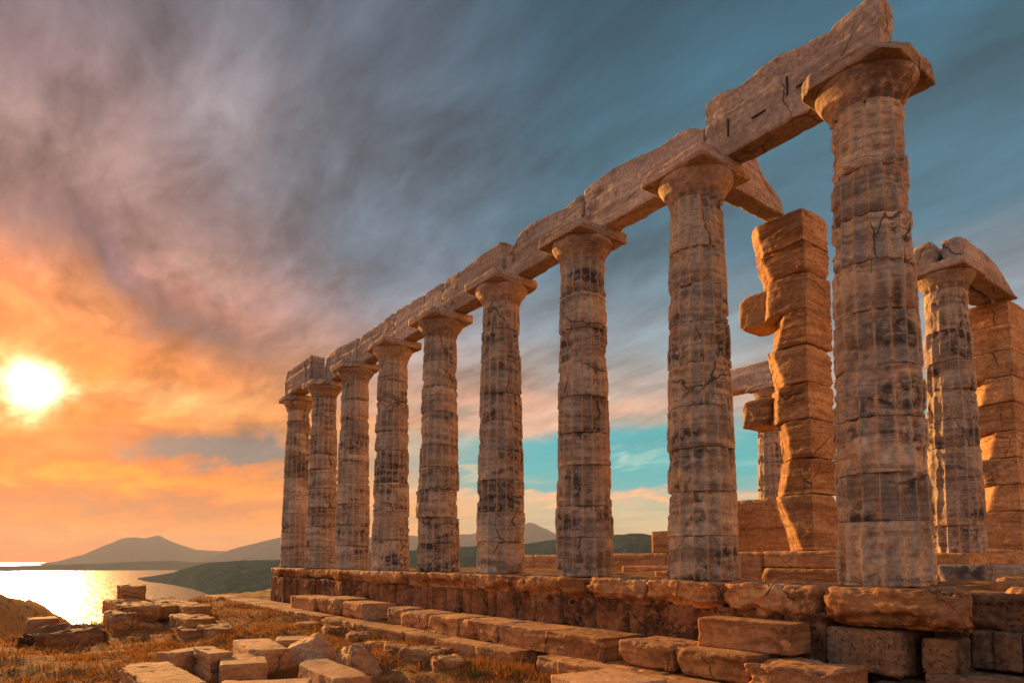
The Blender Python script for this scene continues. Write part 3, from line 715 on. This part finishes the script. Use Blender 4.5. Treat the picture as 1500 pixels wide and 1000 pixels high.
def zj(pys, depth, zb=0.0): return [.301+(818-p)/983*depth-zb for p in pys]
GC = 'columns of the long colonnade'
S = 2.52
CJ = [([762, 690, 605, 527, 440, 362, 286, 208], 7.25), ([784, 718, 652, 589, 523, 459, 399, 340], 9.25), ([787, 740, 679, 630, 575, 520, 470, 413], 11.3), ([793, 748, 701, 657, 612, 570, 520, 471], 13.3),
      ([796, 757, 715, 682, 649, 598, 559, 520], 15.3), ([790, 748, 705, 657, 628, 600, 582, 550], 17.35), ([799, 769, 737, 706, 673, 643, 612, 580], 19.4), ([800, 771, 743, 714, 685, 663, 635, 606], 21.4), ([801, 780, 752, 724, 698, 663, 631, 612], 23.4)]
CL = ['nearest and tallest looking fluted column, its square capital slab broken off at the front corner', 'second fluted column from the right end of the colonnade, with a sharp cornered capital slab',
      'third column from the right end, dark crusted drums halfway up, turquoise sky behind', 'fourth column from the right end of the colonnade, standing before the low wall',
      'middle column of the nine with one bulging drum pushed out of line', 'sixth column from the right end of the colonnade, with dark bands across its upper drums',
      'third column from the left end of the colonnade, smooth lower drums', 'second column from the left end of the colonnade, overlapping the last column', 'last column at the seaward left end of the colonnade']
for k in range(9):
    js, dp = CJ[k]
    kw = {}
    if k == 0: kw = dict(cuts=[((-.75, -1, .95), .50), ((-1, .9, .1), .70), ((1, -.7, .5), .64)], chip=.05)
    if k == 4: kw = dict(shifts={2: (-.055, .02)})
    if k == 3: kw = dict(cuts=[((1, -.2, .6), .56)])
    if k == 5: kw = dict(cuts=[((-1, .3, .5), .55)], chip=.1)
    if k in (6, 7, 8): kw = dict(chip=.12, cuts=[((-.7, -1, .2), .60)])
    column(0, k*S, zj(js, dp), 11+k, CL[k], GC, **kw)
PC = (7.62, 2.02)
column(PC[0], PC[1], zj([770, 700, 655, 615, 570, 527, 480], 13.7, .41), 31, 'slim fluted porch column half hidden behind the nearest column, glowing on its left edge', None, zb=.41, dz=.10)
column(12.6, 9.35, [1.4, 2.5, 3.4, 4.3], 33, 'far column of the opposite row seen in the gap beside the broken wall pier', None, zb=.1, cap=True)

# ------------------------------------------------------------------ architrave
GB = 'architrave beams on the colonnade'
BX0, BX1 = .03, .42
TOPS = [(-.30, 7.08), (.0, 7.09), (.32, 7.06), (.43, 7.0), (.8, 7.05), (1.14, 7.16), (1.5, 7.14), (1.79, 7.05), (2.1, 7.12), (2.32, 7.10), (2.40, 6.80), (2.58, 6.89), (2.78, 6.94), (3.33, 6.95), (4.0, 7.03), (4.42, 7.04), (5.04, 7.0), (5.51, 6.93), (6.14, 6.97), (6.6, 7.02), (6.91, 7.0),
        (7.1, 6.85), (7.35, 6.65), (7.5, 6.5), (7.52, 7.02), (7.7, 7.05), (8.42, 7.02), (9.43, 6.97), (10.09, 7.0), (11.15, 7.0), (12.69, 7.03), (13.6, 6.97), (15.01, 6.96), (16.0, 7.02), (16.91, 7.09), (17.8, 7.02), (21, 7.0)]
beams = [(-.18, 2.36, 'tall architrave beam with dark slots between the two nearest columns'), (2.39, 5.03, 'architrave beam between second and third columns from the right'),
         (5.06, 7.50, 'architrave beam between third and fourth columns from the right, its left end broken low'), (7.56, 10.07, 'architrave beam between fourth and fifth columns from the right, starting with an upright end'),
         (10.1, 12.6, 'architrave beam between the middle column and the sixth from the right'), (12.63, 15.1, 'architrave beam between sixth and seventh columns from the right'),
         (15.13, 17.72, 'architrave beam joining the seventh and eighth columns from the right')]
for i, (y0, y1, lab) in enumerate(beams):
    b = stone('architrave_beam', (BX0, BX1, y0, y1, 6.103, 6.95), M_BEAM, lab, 'beam', GB, top=(1, TOPS), r=.006, chip=.06, rough=.010, strata=.010, auto=5)
    if i == 0:                                              # dark bars standing for shaded slots in the beam face
        mi = bpy.data.materials.new('slot_dark'); mi.use_nodes = True
        mi.node_tree.nodes['Principled BSDF'].inputs['Base Color'].default_value = (.035, .032, .035, 1); mi.node_tree.nodes['Principled BSDF'].inputs['Roughness'].default_value = .8
        for (yy, zz, hy, hz) in ((1.02, 6.60, .016, .13), (.82, 6.50, .07, .013), (1.95, 6.52, .015, .14), (1.45, 6.44, .11, .014)):
            p, F = stone_verts((.012, hy, hz), 900+int(yy*100), cell=.012, r=.006, chip=.01, rough=.006, strata=0, auto=0)
            c = link_mesh('slot_bar', p, F, mi, b, smooth=False)
            c.location = (BX0-(BX0+BX1)/2-.004, yy-(y0+y1)/2, zz-6.103)
stone('architrave_beam', (-.45, .08, 17.78, 20.5, 6.103, 7.02), M_BEAM, 'bulky full height architrave block on the two columns at the seaward end', 'beam', GB, r=.02, chip=.05, rough=.014)
stone('architrave_beam', (.44, 2.25, 2.42, 2.78, 6.103, 6.95), M_BEAM, 'short cross beam running inward from the second column to the broken wall pier', 'beam', top=(0, [(.3, 7.0), (1.3, 6.97), (1.45, 6.92), (1.68, 6.6), (2.0, 6.42), (2.3, 6.28)]), r=.025, chip=.08, rough=.02)
stone('architrave_beam', (7.5, 10.75, 1.66, 2.05, 6.40, 7.0), M_BEAM, 'front beam across the porch column and the right edge pillar', 'beam', top=(0, [(7.4, 6.98), (7.6, 7.03), (8.6, 7.03), (9.1, 6.97), (9.5, 6.90), (10.0, 6.76), (10.3, 6.64), (10.55, 6.50), (10.8, 6.44)]), r=.015, chip=.06, auto=3)
stone('architrave_beam', (7.25, 11.4, 2.10, 2.52, 6.40, 6.98), M_BEAM, 'rear beam lying beside the front beam on the porch column', 'beam', r=.025, chip=.08)
stone('architrave_beam', (12.3, 12.9, 8.4, 12.2, 6.215, 7.05), M_BEAM, 'far beam of the opposite row seen behind the broken wall pier', 'beam', r=.02, chip=.05)

# ------------------------------------------------------------------ wall piers (antae)
def pier(name, label, courses, x0, x1, y0, kind, off_seed):
    root = empty(name, ((x0+x1)/2, (y0+courses[0][2])/2, courses[0][0])); tag(root, label, 'pier')
    rng = random.Random(off_seed)
    for i, (z0, z1, yw, cuts) in enumerate(courses):
        j = rng.uniform(-.02, .02)
        stone('wall_block', (x0+j, x1+j, y0+rng.uniform(-.015, .015), yw, z0+.002, z1-.002), M_ANTA, parent=root, r=.010, chip=.03, rough=.016, strata=.026, cuts=cuts, seed=off_seed+i, auto=2)
    return root
zz = [.43, 1.34, 1.93, 2.56, 3.17, 3.79, 4.38, 5.02, 5.51, 6.07]
ys_ = [2.44, 2.50, 2.46, 2.62, 2.58, 2.52, 2.72, 2.76, 2.84]          # where the south face breaks off
def end_cut(x0, x1, y0, y1, yb, tz=0):
    n = np.array([-1, 1, tz]); n = n/np.linalg.norm(n)
    return (n, float(n@np.array([x0-(x0+x1)/2, yb-(y0+y1)/2, 0])))
pr = pier('wall_pier', 'broken pier of stacked wall blocks, two stubs jutting left, its ragged left side glowing', [(zz[i], zz[i+1], ys_[i]+.34, [end_cut(2.16, 2.98, 2.06, ys_[i]+.34, ys_[i], (-.45, .25, -.2, .1, -.35, .3, .1, -.4, -.3)[i])]) for i in range(9)], 2.16, 2.98, 2.06, 'anta', 400)
stone('wall_stub', (2.30, 2.95, 2.86, 3.46, 2.60, 3.10), M_ANTA, parent=pr, r=.07, chip=.1, rough=.02, strata=.02, cuts=[((0, 1, -1), .34), ((0, 1, .8), .36)])
stone('wall_stub', (2.30, 2.95, 2.84, 3.44, 4.36, 4.98), M_ANTA, parent=pr, r=.09, chip=.1, rough=.02, strata=.02, cuts=[((0, 1, -1), .36), ((0, 1, .7), .34)])
zr = [.50, 1.40, 2.02, 2.65, 3.28, 3.95, 4.56, 5.17, 5.80, 6.395]
yr = [3.0, 2.85, 2.95, 2.7, 2.9, 2.72, 3.05, 3.1, 3.1]
yb_ = [2.75, 2.3, 2.5, 2.25, 2.6, 2.35, 2.9, 2.95, 2.95]
pier('wall_pier', 'tall pier of stacked wall blocks cut by the right edge of the picture', [(zr[i], zr[i+1], yr[i]+.3, [end_cut(10.45, 12.2, 1.76, yr[i]+.3, yb_[i], (.2, .3, -.4, .2, -.2, .2, 0, 0, 0)[i])]) for i in range(9)], 10.45, 12.2, 1.76, 'anta', 440)
G = 'base blocks under the broken wall pier'
stone('base_block', (2.02, 3.3, 1.2, 2.88, .16, .43), M_ANTA, 'upper base block under the broken wall pier with a bright broken left edge', 'stone block', G, r=.03, chip=.07)
stone('base_block', (2.02, 3.3, 2.90, 4.3, -.12, .42), M_ANTA, 'base block at the left of the broken wall pier, behind the second column', 'stone block', G, r=.03, chip=.06)
stone('base_block', (1.94, 3.3, .9, 2.86, -.14, .155), M_ANTA, 'lower base slab under the broken wall pier', 'stone block', G, r=.025, chip=.05)
stone('broken_block', (3.5, 4.2, 3.3, 4.9, .40, 1.46), M_ANTA, 'broken upright block with a slanting right side behind the second column', 'stone block', r=.04, chip=.08, cuts=[((0, -1, .5), .62)])
stone('floor_slab', (3.3, 5.0, 2.9, 6.0, -.15, .41), M_ANTA, 'low slab carrying the broken upright block', 'stone block', r=.03, chip=.06)

# low wall remains seen between the columns
G = 'low wall blocks on the temple floor'
lw = [(9.0, 10.0, 10.6, 13.6, -.15, .49, 'low wall block with a broken dark right corner, seen left of the second column', [((-.4, -1, -.2), 1.2)]), (9.0, 10.0, 13.62, 16.3, -.15, .48, 'low wall block mostly behind the third column from the right', []),
      (9.0, 10.0, 16.32, 17.9, -.15, .47, 'low wall block seen left of the third column from the right', []), (9.0, 10.0, 17.92, 19.2, -.15, .46, 'pale low wall block at the left end of the low wall', [])]
for x0, x1, y0, y1, z0, z1, lab, cu in lw: stone('wall_block', (x0, x1, y0, y1, z0, z1), M_ANTA, lab, 'stone block', G, r=.03, chip=.06, cuts=cu)
stone('upright_block', (9.15, 9.9, 10.3, 11.7, .50, 1.22), M_ANTA, 'squared block standing on the low wall just left of the second column', 'stone block', r=.02, chip=.03)
stone('floor_slab', (6.6, 7.6, 8.3, 10.6, -.16, .10), M_STEP, 'thin sunlit slab lying before the low wall', 'stone block', r=.03, chip=.06)
stone('floor_slab', (4.2, 5.0, 5.9, 7.2, -.16, .02), M_STEP, 'thin slab leaning near the foot of the second column', 'stone block', r=.03, chip=.06)
stone('loose_stone', (.28, .55, 8.42, 8.72, -.02, .16), M_STEP, 'small loose stone at the foot of the fourth column from the right', 'stone', r=.07, chip=.05)

# ------------------------------------------------------------------ fallen blocks in the foreground
ZC = None
GF = 'fallen blocks in the foreground'
def fallen(cx, cy, w_, d_, ztop, hgt, rz, lab, tilt=(0, 0), mat=None, name='fallen_block', **kw):
    kw = {**dict(r=.02, chip=.06, rough=.012, strata=.012), **kw}
    return stone(name, (cx-w_/2, cx+w_/2, cy-d_/2, cy+d_/2, ztop-hgt, ztop), mat or M_FALL, lab, 'stone block', GF, rz=R(rz), tilt=tilt, **kw)
exec_fallen = [
    (-6.46, 5.95, .62, 2.2, -1.13, .6, 2, 'large front left fallen block, its ribbed side facing left', dict(strata=.03, cuts=[((.6, 1, 0), .98)])),
    (-7.0, 5.75, .28, .8, -1.26, .4, 5, 'small sliver of block at the lower left of the large front left block', {}),
    (-5.72, 8.15, .82, .4, -1.14, .5, 33, 'dark fronted block behind the large front left block', dict(chip=.08)),
    (-5.49, 7.5, .34, 1.0, -1.09, .55, 3, 'narrow fallen block with a deeply ribbed left side', dict(strata=.05)),
    (-5.22, 6.75, .64, 1.12, -1.16, .5, -14, 'squared fallen block with a flat glowing top in the middle of the pile', dict(chip=.03, auto=0)),
    (-4.66, 7.88, .60, 1.65, -1.10, .5, -5, 'fallen block at the back of the pile with a chipped front edge', dict(chip=.1)),
    (-5.42, 5.02, 1.1, .5, -1.23, .4, -28, 'nearest flat block at the bottom edge of the picture', {}),
    (-4.48, 5.25, .52, 1.8, -1.17, .45, -2, 'fallen block with a notched corner right of the leaning slab', dict(cuts=[((-1, .55, 0), .50)], chip=.09)),
    (-3.72, 9.1, .6, .7, -1.18, .4, -20, 'low slab behind the leaning slab', {}),
]
for cx, cy, w_, d_, zt, hg, rz, lab, kw in exec_fallen: fallen(cx, cy, w_, d_, zt, hg, rz, lab, **kw)
stone('leaning_slab', (-4.35, -3.35, 7.35, 8.25, -1.80, -1.10), M_FALL, 'grey leaning slab rising to a blunt peak behind the notched block', 'stone block', GF, rz=R(-30), tilt=(R(6), R(-20)), r=.05, chip=.1, rough=.04, strata=.02, cuts=[((-1, 0, .75), .30), ((1, 0, .35), .46), ((0, -1, .6), .42)])
stone('pale_boulder', (-3.75, -3.2, 6.0, 7.2, -1.75, -1.08), M_FALL, 'pale jagged boulder at the right of the fallen pile', 'stone', GF, rz=R(-8), r=.08, chip=.2, rough=.09, strata=.03, cuts=[((1, -.3, .9), .28), ((.2, -1, .5), .50), ((-1, .2, .8), .34)])
stone('marble_slab', (-2.9, -1.95, 1.55, 2.5, -1.45, -1.06), M_FALL, 'smooth pale slab corner at the bottom edge in front of the ledge', 'stone block', GF, rz=R(-6), r=.008, chip=.02, rough=.004, strata=0, auto=0)

# ruined terrace wall above the sea
rt = [((-5.75, -4.75, 16.8, 21.0, -1.40, -.96), 'layered cap block at the seaward end of the ruined terrace wall', dict(strata=.05, chip=.12)),
      ((-4.73, -3.7, 17.2, 21.6, -1.42, -1.0), 'broad right hand cap block of the ruined terrace wall', dict(strata=.05, chip=.12)),
      ((-4.25, -3.55, 16.2, 18.2, -1.6, -.98), 'upright layered block at the right end of the terrace wall', dict(strata=.04, chip=.12)),
      ((-5.25, -4.5, 21.05, 22.3, -1.2, -.56), 'small squared block perched on top of the ruined terrace wall', dict(chip=.05)),
      ((-6.05, -5.35, 16.0, 17.6, -2.0, -1.08), 'rough undercut stones at the left foot of the ruined terrace wall', dict(r=.1, chip=.18, rough=.08)),
      ((-5.4, -4.75, 16.0, 16.95, -2.0, -1.34), 'lump of rubble below the cap blocks of the terrace wall', dict(r=.1, chip=.18, rough=.08)),
      ((-4.65, -3.85, 14.4, 16.3, -1.9, -1.16), 'tilted flat slab lying right of the terrace wall', dict(chip=.12, strata=.04)),
      ((-4.4, -3.6, 12.8, 14.35, -1.9, -1.28), 'dark wedge shaped slab in front of the terrace wall', dict(chip=.12, strata=.04, cuts=[((1, -.2, .5), .38)])),
      ((-4.85, -4.32, 13.3, 14.2, -1.9, -1.32), 'low pale slab below the tilted slab', dict(chip=.1))]
GR = 'stones of the ruined terrace wall'
for e, lab, kw in rt: stone('terrace_stone', e, M_STEP, lab, 'stone block', GR, **{**dict(r=.02, rough=.055, auto=9), **kw})
stone('terrace_stone', (-7.9, -6.2, 13.6, 15.2, -2.0, -1.26), M_FOUND, 'low brown boulder bank on the brow above the sea at the left edge', 'stone', r=.3, chip=.3, rough=.16, auto=8)
stone('terrace_stone', (-7.75, -7.1, 15.3, 16.2, -1.8, -1.08), M_STEP, 'flat capped block on the brow at the far left above the sea', 'stone block', r=.05, chip=.1)

# loose rocks at the foot of the steps
rng = random.Random(8)
GL = 'loose rocks in the grass below the steps'
rocks = [(-2.35, 9.2, .5, 'round rock in the grass below the lowest course at the fifth column'), (-2.4, 8.1, .42, 'brown rock beside the round rock in the grass'), (-2.5, 7.2, .45, 'half buried rock below the weathered left shoulder'),
         (-2.45, 6.2, .6, 'flattish rock in the grass before the dark gap'), (-2.55, 5.4, .5, 'rock among tall weeds near the dark gap'), (-2.3, 10.6, .5, 'rock lying below the broken rim block'), (-2.4, 11.9, .42, 'small rock farthest along the grass below the steps')]
for x, y, s_, lab in rocks:
    z = float(gz(np.array([x]), np.array([y]))[0])
    stone('loose_rock', (x-s_/2, x+s_/2, y-s_*.7, y+s_*.7, z-.15, z+s_*.26), M_STEP, lab, 'rock', GL, r=s_*.10, chip=s_*.3, rough=.06, auto=5, rz=rng.uniform(-.6, .6), strata=.01)

# ------------------------------------------------------------------ grass and shrubs
def blades(xs, ys, hs, rg, wid, zf):
    n = len(xs); a = rg.uniform(0, 2*np.pi, n); lean = rg.uniform(.1, .9, n)*hs; la = rg.uniform(0, 2*np.pi, n)
    z = zf(xs, ys)-.01
    wv = np.stack([np.cos(a), np.sin(a)], -1)*(wid*rg.uniform(.6, 1.4, n))[:, None]
    b = np.stack([xs, ys], -1); l = np.stack([np.cos(la), np.sin(la)], -1)*lean[:, None]
    V = np.empty((n, 5, 3))
    V[:, 0, :2] = b-wv; V[:, 1, :2] = b+wv; V[:, 0, 2] = V[:, 1, 2] = z
    V[:, 2, :2] = b+wv*.7+l*.35; V[:, 3, :2] = b-wv*.7+l*.35; V[:, 2, 2] = V[:, 3, 2] = z+hs*.6
    V[:, 4, :2] = b+l; V[:, 4, 2] = z+hs
    k = np.arange(n)[:, None]*5
    return V.reshape(-1, 3), [k+np.array([[0, 1, 2, 3]]), k+np.array([[3, 2, 4]])]
rg = np.random.default_rng(3)
N = 300000
aa = np.radians(rg.uniform(-6, 46, N)); dd = 6.5+rg.uniform(0, 1, N)**1.25*26
xs = CAM[0]+dd*np.sin(aa); ys = CAM[1]+dd*np.cos(aa)
Pn = np.stack([xs, ys, 0*xs], -1)
dens = fbm(Pn*.9, 71, 3)*.6+fbm(Pn*3.3, 72, 2)*.5
ok = (xs < -1.93) & (dens+rg.uniform(-.35, .5, N) > .02)
xs, ys, dd, dens = xs[ok], ys[ok], dd[ok], dens[ok]
hs = (.025+.075*rg.uniform(0, 1, len(xs))**2+.11*(rg.uniform(0, 1, len(xs)) > .975)+.05*np.clip(dens, 0, 1))
V, F = blades(xs, ys, hs, rg, .0028+.00032*dd, gz)
tag(link_mesh('grass', V, F, M_GRASS, smooth=False), kind='stuff')
# stone chips strewn over the ground
NP_ = 2600
aa = np.radians(rg.uniform(-6, 48, NP_)); dd = 6.5+rg.uniform(0, 1, NP_)**1.3*20
px_ = CAM[0]+dd*np.sin(aa); py_ = CAM[1]+dd*np.cos(aa)
ok = (px_ < -1.95) & (fbm(np.stack([px_, py_, 0*px_], -1)*.7, 81, 3)+rg.uniform(-.3, .3, NP_) > .0)
px_, py_ = px_[ok], py_[ok]; n_ = len(px_)
sz = .010+.045*rg.uniform(0, 1, n_)**3
octa = np.array([[1, 0, 0], [0, 1, 0], [-1, 0, 0], [0, -1, 0], [0, 0, .7], [0, 0, -.7]], float)
V = octa[None]*sz[:, None, None]*rg.uniform(.55, 1.4, (n_, 6, 3))
V[:, :, 0] += px_[:, None]; V[:, :, 1] += py_[:, None]; V[:, :, 2] += (gz(px_, py_)+sz*.25)[:, None]
of = np.array([[0, 1, 4], [1, 2, 4], [2, 3, 4], [3, 0, 4], [1, 0, 5], [2, 1, 5], [3, 2, 5], [0, 3, 5]])
tag(link_mesh('gravel', V.reshape(-1, 3), (np.arange(n_)[:, None, None]*6+of[None]).reshape(-1, 3), M_FALL, smooth=False), kind='stuff')
def tuft(name, x, y, z, rad, hgt, n, lab, cat, mat, seed, group=None):
    g = np.random.default_rng(seed)
    rr = rad*np.sqrt(g.uniform(0, 1, n)); a = g.uniform(0, 2*np.pi, n)
    xs = rr*np.cos(a); ys = rr*np.sin(a)
    hs = hgt*g.uniform(.35, 1, n)*np.sqrt(np.maximum(1-(rr/rad)**2*.8, .1))
    V, F = blades(xs, ys, hs, g, .006, lambda p_, q_: p_*0)
    o = link_mesh(name, V, F, mat, smooth=False)
    o.location = (x, y, z-.02); return tag(o, lab, cat, group)
GP = 'weeds among the ruins'
for i, (x, y, rad, hg, n, mt, lab) in enumerate([(-4.2, 9.15, .2, .26, 500, M_SHRUB, 'small dark bush behind the back block of the fallen pile'), (-3.75, 6.35, .16, .16, 260, M_SHRUB, 'little green weed growing against the pale jagged boulder'),
                                              (-2.15, 5.0, .3, .22, 160, M_GRASS, 'dry weed clump at the foot of the lowest course near the dark gap'), (-2.25, 4.0, .32, .2, 170, M_GRASS, 'dry weed clump at the bottom edge below the orange ledge'),
                                              (-2.6, 4.5, .22, .13, 120, M_SHRUB, 'low green weed between two dry clumps below the ledge'), (-2.3, 7.7, .25, .18, 140, M_GRASS, 'dry weed clump between the brown rocks in the grass'), (-4.4, 5.75, .09, .12, 120, M_SHRUB, 'tiny weed beside the nearest flat block')]):
    tuft('weed', x, y, float(gz(np.array([x]), np.array([y]))[0])+.02, rad, hg, n, lab, 'weed', mt, 900+i, GP)

# ------------------------------------------------------------------ haze
hm = bpy.data.materials.new('haze_air'); hm.use_nodes = True
ht = hm.node_tree
for n in list(ht.nodes):
    if n.type == 'BSDF_PRINCIPLED': ht.nodes.remove(n)
pvn = ht.nodes.new('ShaderNodeVolumePrincipled')
pvn.inputs['Color'].default_value = (.56, .66, .90, 1); pvn.inputs['Density'].default_value = 9.5e-5; pvn.inputs['Anisotropy'].default_value = .1
ht.links.new(pvn.outputs[0], [n for n in ht.nodes if n.type == 'OUTPUT_MATERIAL'][0].inputs['Volume'])
p, F = box_grid((14600, 14600, 265), 14600)
p = p[:, :]
hz = link_mesh('haze', p+np.array([0, 0, 265.0]), F, hm, smooth=False)
hz.location = (0, 0, -65.5)
hz['kind'] = 'stuff'
